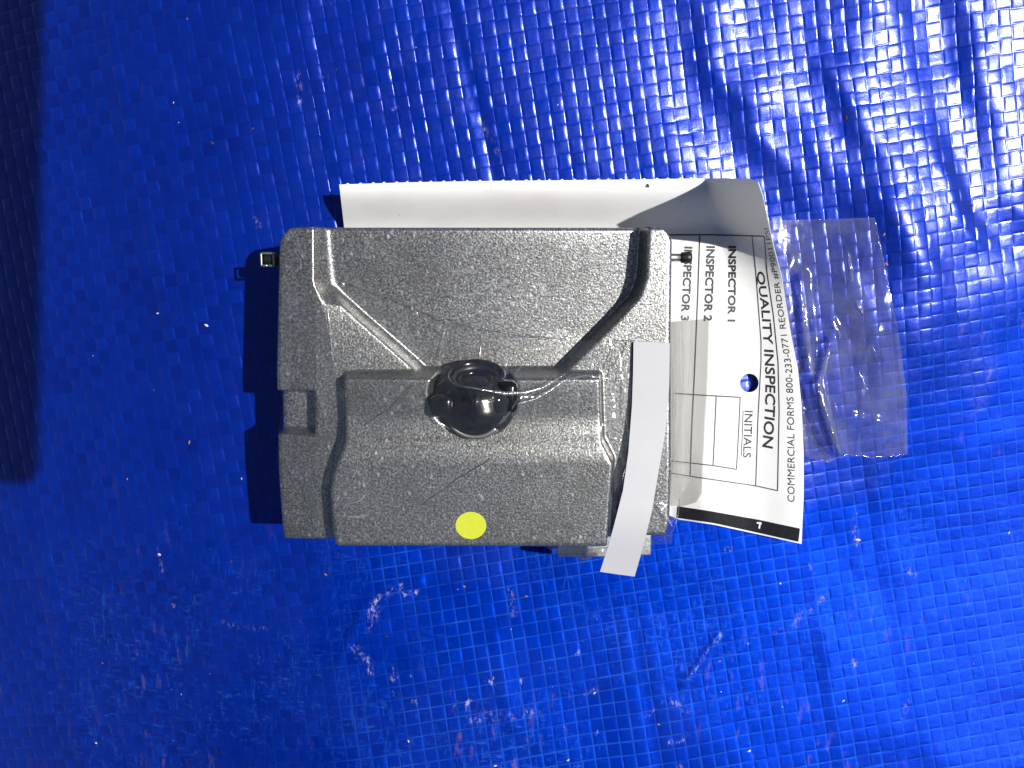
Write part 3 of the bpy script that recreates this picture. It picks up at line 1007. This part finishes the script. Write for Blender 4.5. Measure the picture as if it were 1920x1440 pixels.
for seg in ([(648, 528), (740, 566), (826, 604), (838, 600), (862, 608), (905, 617), (985, 631), (1060, 641)],
            [(1150, 638), (1186, 639)], [(1150, 640), (1140, 690), (1133, 712)],
            [(494, 500), (500, 640), (505, 780), (492, 900)],
            [(780, 715), (735, 760), (690, 790)], [(920, 850), (860, 885), (800, 930)],
            [(1175, 640), (1165, 690), (1160, 730)],
            [(1235, 1088), (1262, 1045), (1282, 1010), (1290, 985), (1292, 962)]):
    pp = np.array(densify(seg, 8, False))
    pp = pp + np.random.default_rng(int(seg[0][0])).normal(0, .6, pp.shape)
    v, f = tube(over_module(pp[:, 0], pp[:, 1], None, .03), .00009, 5)
    adopt(mesh_obj('film_edge', v, f, MT['bead']), te)

for seg, hs_, rad in [([(868, 724), (905, 731), (948, 738), (985, 736), (1018, 727), (1062, 700)], [10.6, 10.5, 9.8, 8.6, 7.4, 5.6], .00030), ([(968, 758), (1005, 748), (1035, 730), (1072, 704)], [8.4, 7.4, 6.4, 5.2], .00022),
                 ([(1146, 712), (1150, 745), (1156, 790)], [3.2, 3.8, 4.2], .00040), ([(1128, 705), (1145, 712), (1150, 730)], [4.0, 3.6, 3.4], .0002),
                 ([(905, 602), (902, 640), (899, 684)], [-5.6, -5.9, -5.2], .00022), ([(1140, 826), (1160, 832), (1168, 818)], [3.2, 2.8, 2.6], .00014),
                 ([(1258, 645), (1264, 740), (1263, 850), (1256, 935)], [.5, .6, .9, .6], .00028), ([(1228, 940), (1245, 965), (1262, 988)], [.9, .9, .6], .0003),
                 ([(1082, 1048), (1105, 1036), (1140, 1026)], [-8.0, -6.5, -4.0], .0006), ([(1075, 1050), (1100, 1046), (1125, 1036)], [-9.5, -8.5, -6.0], .0004),
                 ([(632, 968), (648, 946), (676, 938), (698, 912)], [5.9, 6.1, 6.1, 6.0], .00016), ([(655, 905), (668, 884), (671, 862)], [5.7, 5.9, 6.0], .00012),
                 ([(1052, 714), (1098, 704), (1142, 711)], [5.6, 5.4, 4.6], .00018), ([(1176, 648), (1160, 690), (1152, 712)], [.8, 1.8, 3.0], .00016),
                 ([(700, 792), (738, 752), (782, 716)], [4.6, 5.0, 5.2], .00010), ([(612, 562), (618, 610), (626, 700)], [.35, .4, .6], .00010),
                 ([(1190, 790), (1178, 850), (1166, 905)], [1.0, 2.0, 3.4], .00012), ([(800, 930), (862, 886), (950, 846)], [5.9, 6.0, 6.0], .00008),
                 ([(838, 602), (830, 640), (820, 690)], [-4.6, -4.6, -4.2], .00012), ([(760, 690), (800, 668), (830, 640)], [-4.6, -4.6, -4.5], .00008),
                 ([(985, 668), (975, 690), (962, 706)], [-4.0, -2.0, 2.0], .00012), ([(1006, 752), (1000, 775), (1004, 802)], [5.4, 5.3, 5.2], .00010),
                 ([(925, 806), (952, 778), (971, 748)], [6.4, 7.4, 8.6], .00022), ([(1132, 735), (1140, 775), (1150, 820)], [5.2, 4.6, 4.2], .00022), ([(1172, 700), (1170, 760), (1176, 800)], [1.0, 1.2, 1.3], .00018),
                 ([(812, 772), (824, 792), (846, 806)], [7.4, 6.8, 6.4], .00016), ([(1130, 880), (1146, 930), (1142, 990)], [6.0, 6.0, 6.0], .00010), ([(1060, 842), (1090, 838), (1125, 846)], [6.1, 6.0, 5.9], .00010),
                 ([(840, 800), (885, 818), (925, 806), (950, 785)], [6.0, 5.9, 6.2, 6.6], .00025)]:
    pp = np.array(densify(seg, 5, False))
    tt = np.linspace(0, 1, len(pp))
    hh = np.interp(tt, np.linspace(0, 1, len(hs_)), hs_)
    zz = ZF + hh * MM
    v, f = tube(at(pp[:, 0], pp[:, 1], zz), rad * (.12 + np.sin(tt * math.pi) ** 1.3 * (1 + .30 * np.sin(tt * 17 + seg[0][0]))), 10)
    adopt(mesh_obj('film_fold', v, f, MT['fold']), te)

# a crinkle of the tape that stands up south of the module and catches the sun
cc = Vector(at(1110, 1038, .0165))
nrm = Vector((.225, .255, .94)).normalized()
camp = Vector((0, 0, D))
cv, ct2 = sheet_tris([(1082, 1049), (1092, 1037), (1112, 1028), (1142, 1023), (1138, 1030), (1120, 1042), (1100, 1052)], 5.0)
vv = []
for (x, y) in cv:
    d = Vector(at(x, y, .010)) - camp
    t = (cc - camp).dot(nrm) / d.dot(nrm)
    p = camp + d * t
    vv.append(p + nrm * (.00025 * math.sin(x * .35) + .0002 * math.cos(y * .5)))
adopt(mesh_obj('film_crinkle', [tuple(p) for p in vv], ct2, MT['fold']), te)

# white strip across the right side
st_out = [(1188, 640), (1222, 641), (1256, 643), (1255, 720), (1249, 800), (1239, 860), (1222, 960), (1206, 1025), (1190, 1081), (1158, 1077), (1125, 1072),
          (1140, 1025), (1150, 990), (1168, 920), (1178, 850), (1185, 760), (1187, 700)]
v2, tri = sheet_tris(st_out, 5.0)
s_line = np.array([620, 700, 800, 860, 920, 980, 1030, 1090])
s_hgt = np.array([0.8, 1.0, 1.6, 2.6, 4.2, 5.8, 5.2, 3.4])
zs = ZF + np.maximum(pws(v2[:, 1], s_line, s_hgt, 40), np.minimum(grid_at(film_s, v2[:, 0], v2[:, 1]), 5.5) + .3) * MM
ws = at(v2[:, 0], v2[:, 1], zs)
strip = mesh_obj('paper_strip', ws, tri, MT['strip'])
m = strip.modifiers.new('thickness', 'SOLIDIFY')
m.thickness = .00018
m.offset = -1
es = strip.modifiers.new('edges', 'EDGE_SPLIT')
es.split_angle = math.radians(50)
tag(strip, 'plain curved white strip lying across the right side of the module', 'strip')

# ------------------------------------------------------------------ hazy pouch on the tarp, behind the tag
po = [(1432, 413), (1446, 414), (1540, 411), (1640, 408), (1648, 440), (1664, 520), (1684, 620), (1700, 740), (1702, 852), (1640, 858), (1580, 852), (1555, 868),
      (1510, 858), (1470, 850), (1455, 700), (1436, 520)]
v2, tri = sheet_tris(po, 6.0)
hz = 1.3 + .9 * noise2(v2[:, 0], v2[:, 1], 85, 31) + .35 * noise2(v2[:, 0], v2[:, 1], 30, 32)
hz = hz * sstep(1700, 1640, v2[:, 0]) * .9 + .7
for pts, wd, h in [([(1556, 640), (1535, 720), (1560, 800), (1574, 850)], 8, 3.4), ([(1520, 700), (1512, 640), (1500, 520)], 9, 3.0),
                   ([(1530, 715), (1548, 770), (1568, 830)], 5, 2.4), ([(1500, 780), (1512, 850)], 7, 2.4), ([(1560, 600), (1580, 640)], 6, .9),
                   ([(1600, 780), (1690, 800)], 6, .7)]:
    d, _ = seg_dist(v2[:, 0], v2[:, 1], pts)
    hz = hz + h * np.exp(-(d / wd) ** 2)
g = at(v2[:, 0], v2[:, 1], 0)
hz = np.maximum(hz, .35) + 1000 * np.maximum(tarp_swell(g[:, 0], g[:, 1]), -.001)
keep_low = tag_height(v2[:, 0], v2[:, 1]) - .6
hz = np.where(in_poly(v2[:, 0], v2[:, 1], outline), np.minimum(hz, keep_low), hz)
pouch = mesh_obj('plastic_pouch', at(v2[:, 0], v2[:, 1], hz * MM), tri, MT['pouch'])
tag(pouch, 'hazy clear plastic pouch end lying on the tarp right of the tag', 'pouch')

for seg, rad in [([(1556, 652), (1540, 715), (1558, 790), (1573, 848)], .0007), ([(1530, 712), (1546, 765), (1566, 836)], .0005), ([(1522, 700), (1514, 640), (1503, 540)], .0007),
                 ([(1500, 775), (1506, 815), (1514, 850)], .0005), ([(1562, 600), (1578, 636)], .0003), ([(1606, 560), (1618, 590)], .0003), ([(1590, 470), (1600, 530)], .0003),
                 ([(1640, 410), (1662, 520), (1684, 630), (1701, 745), (1701, 850)], .00014), ([(1450, 414), (1540, 412), (1640, 409)], .00010), ([(1700, 852), (1640, 858), (1580, 852), (1555, 866), (1512, 857)], .00014),
                 ([(1636, 640), (1650, 700)], .0002), ([(1610, 690), (1640, 780)], .0002)]:
    pp = np.array(densify(seg, 6, False))
    tt = np.linspace(0, 1, len(pp))
    pp = pp + np.random.default_rng(int(seg[0][1])).normal(0, .8, pp.shape)
    g = at(pp[:, 0], pp[:, 1], 0)
    zz = .0016 + np.maximum(tarp_swell(g[:, 0], g[:, 1]), -.001) + .0006 * np.sin(tt * 3.1)
    v, f = tube(at(pp[:, 0], pp[:, 1], zz), rad * (.2 + np.sin(tt * math.pi) ** .6), 10)
    mesh_obj('film_fold', v, f, MT['fold' if rad > .00025 else 'film'], pouch)

# ------------------------------------------------------------------ grit on the tarp
def grit(name, spots, mat):
    V, Fc = [], []
    for (px, py, r) in spots:
        g = at(px, py, 0)
        z = float(tarp_swell(np.array([g[0]]), np.array([g[1]]))[0]) + .00012
        rr = r * .00009
        k0 = len(V)
        rot = random.uniform(0, 6.28)
        for (a, b, c) in [(1, 0, 0), (-1, 0, 0), (0, 1, 0), (0, -1, 0), (.1, .1, .8), (0, 0, -.5), (.7, .7, .1), (-.6, .6, .1), (-.7, -.6, .15), (.6, -.7, .1)]:
            j = random.uniform(.7, 1.3)
            x, y = a * 1.5 * j, b * .8 * j
            V.append((g[0] + rr * (x * math.cos(rot) - y * math.sin(rot)), g[1] + rr * (x * math.sin(rot) + y * math.cos(rot)), z + rr * c * .8))
        for q in [(0, 6, 4), (6, 2, 4), (2, 7, 4), (7, 1, 4), (1, 8, 4), (8, 3, 4), (3, 9, 4), (9, 0, 4)]:
            Fc.append(tuple(k0 + i for i in q))
    return tag(mesh_obj(name, V, Fc, mat, smooth=False), kind='stuff')


pale = [(284, 1052, 3.4), (380, 612, 4), (774, 1352, 2.4), (930, 1391, 2.6), (1060, 1384, 2.8), (1608, 1012, 4.6), (1110, 1275, 3), (1386, 1369, 3.2), (1562, 1288, 3), (1893, 1000, 3), (1458, 1088, 2.4), (279, 590, 2), (147, 1432, 2.6), (450, 900, 2)]
dk = [(730, 1178, 3), (862, 1288, 2.4), (1006, 1134, 2.6), (1155, 1250, 2), (1429, 1076, 2.4), (1055, 175, 3), (838, 200, 2), (630, 130, 2.2), (1820, 385, 4.5), (270, 738, 2.6), (430, 1056, 3.4), (390, 265, 4), (1585, 222, 4), (470, 240, 3)]
ru = [(345, 835, 3.2), (614, 1072, 3), (872, 1093, 2.8), (986, 1110, 3), (926, 1248, 3), (1340, 1222, 2.4), (329, 1316, 2), (1225, 1326, 2.8), (1650, 440, 3), (1655, 495, 3.4), (1463, 155, 3.6), (780, 90, 2), (140, 675, 1.6), (215, 912, 2.4)]
for _ in range(26):
    random.choice([pale, dk, ru]).append((random.uniform(40, 1900), random.choice([random.uniform(20, 330), random.uniform(1060, 1430), random.uniform(1060, 1430)]), random.uniform(.8, 1.9)))
grit('pale_grit', pale, MT['grit'])
grit('dark_grit', dk, MT['gritd'])
grit('rusty_grit', ru, MT['gritr'])

# ------------------------------------------------------------------ the phone that takes the picture (its shadow falls on the left margin)
def shadow_src(px, py, z):
    g = at(px, py, 0)
    for _ in range(6):
        g = at(px, py, float(tarp_swell(g[None, 0], g[None, 1])[0]))
    g = Vector(g)
    return g + L * ((z - g.z) / L.z)


zc = D + .0035
k, k2 = shadow_src(84, 905, zc), shadow_src(94, 60, zc)
phone = bevel_box('smartphone', (-.082, 0, 0), (0, .165, .0085), .0035, MT['phone'])
phone.location = k
phone.rotation_euler = (0, 0, math.atan2(-(k2.x - k.x), k2.y - k.y))
tag(phone, 'dark smartphone held flat above, its shadow falling on the left margin', 'phone')
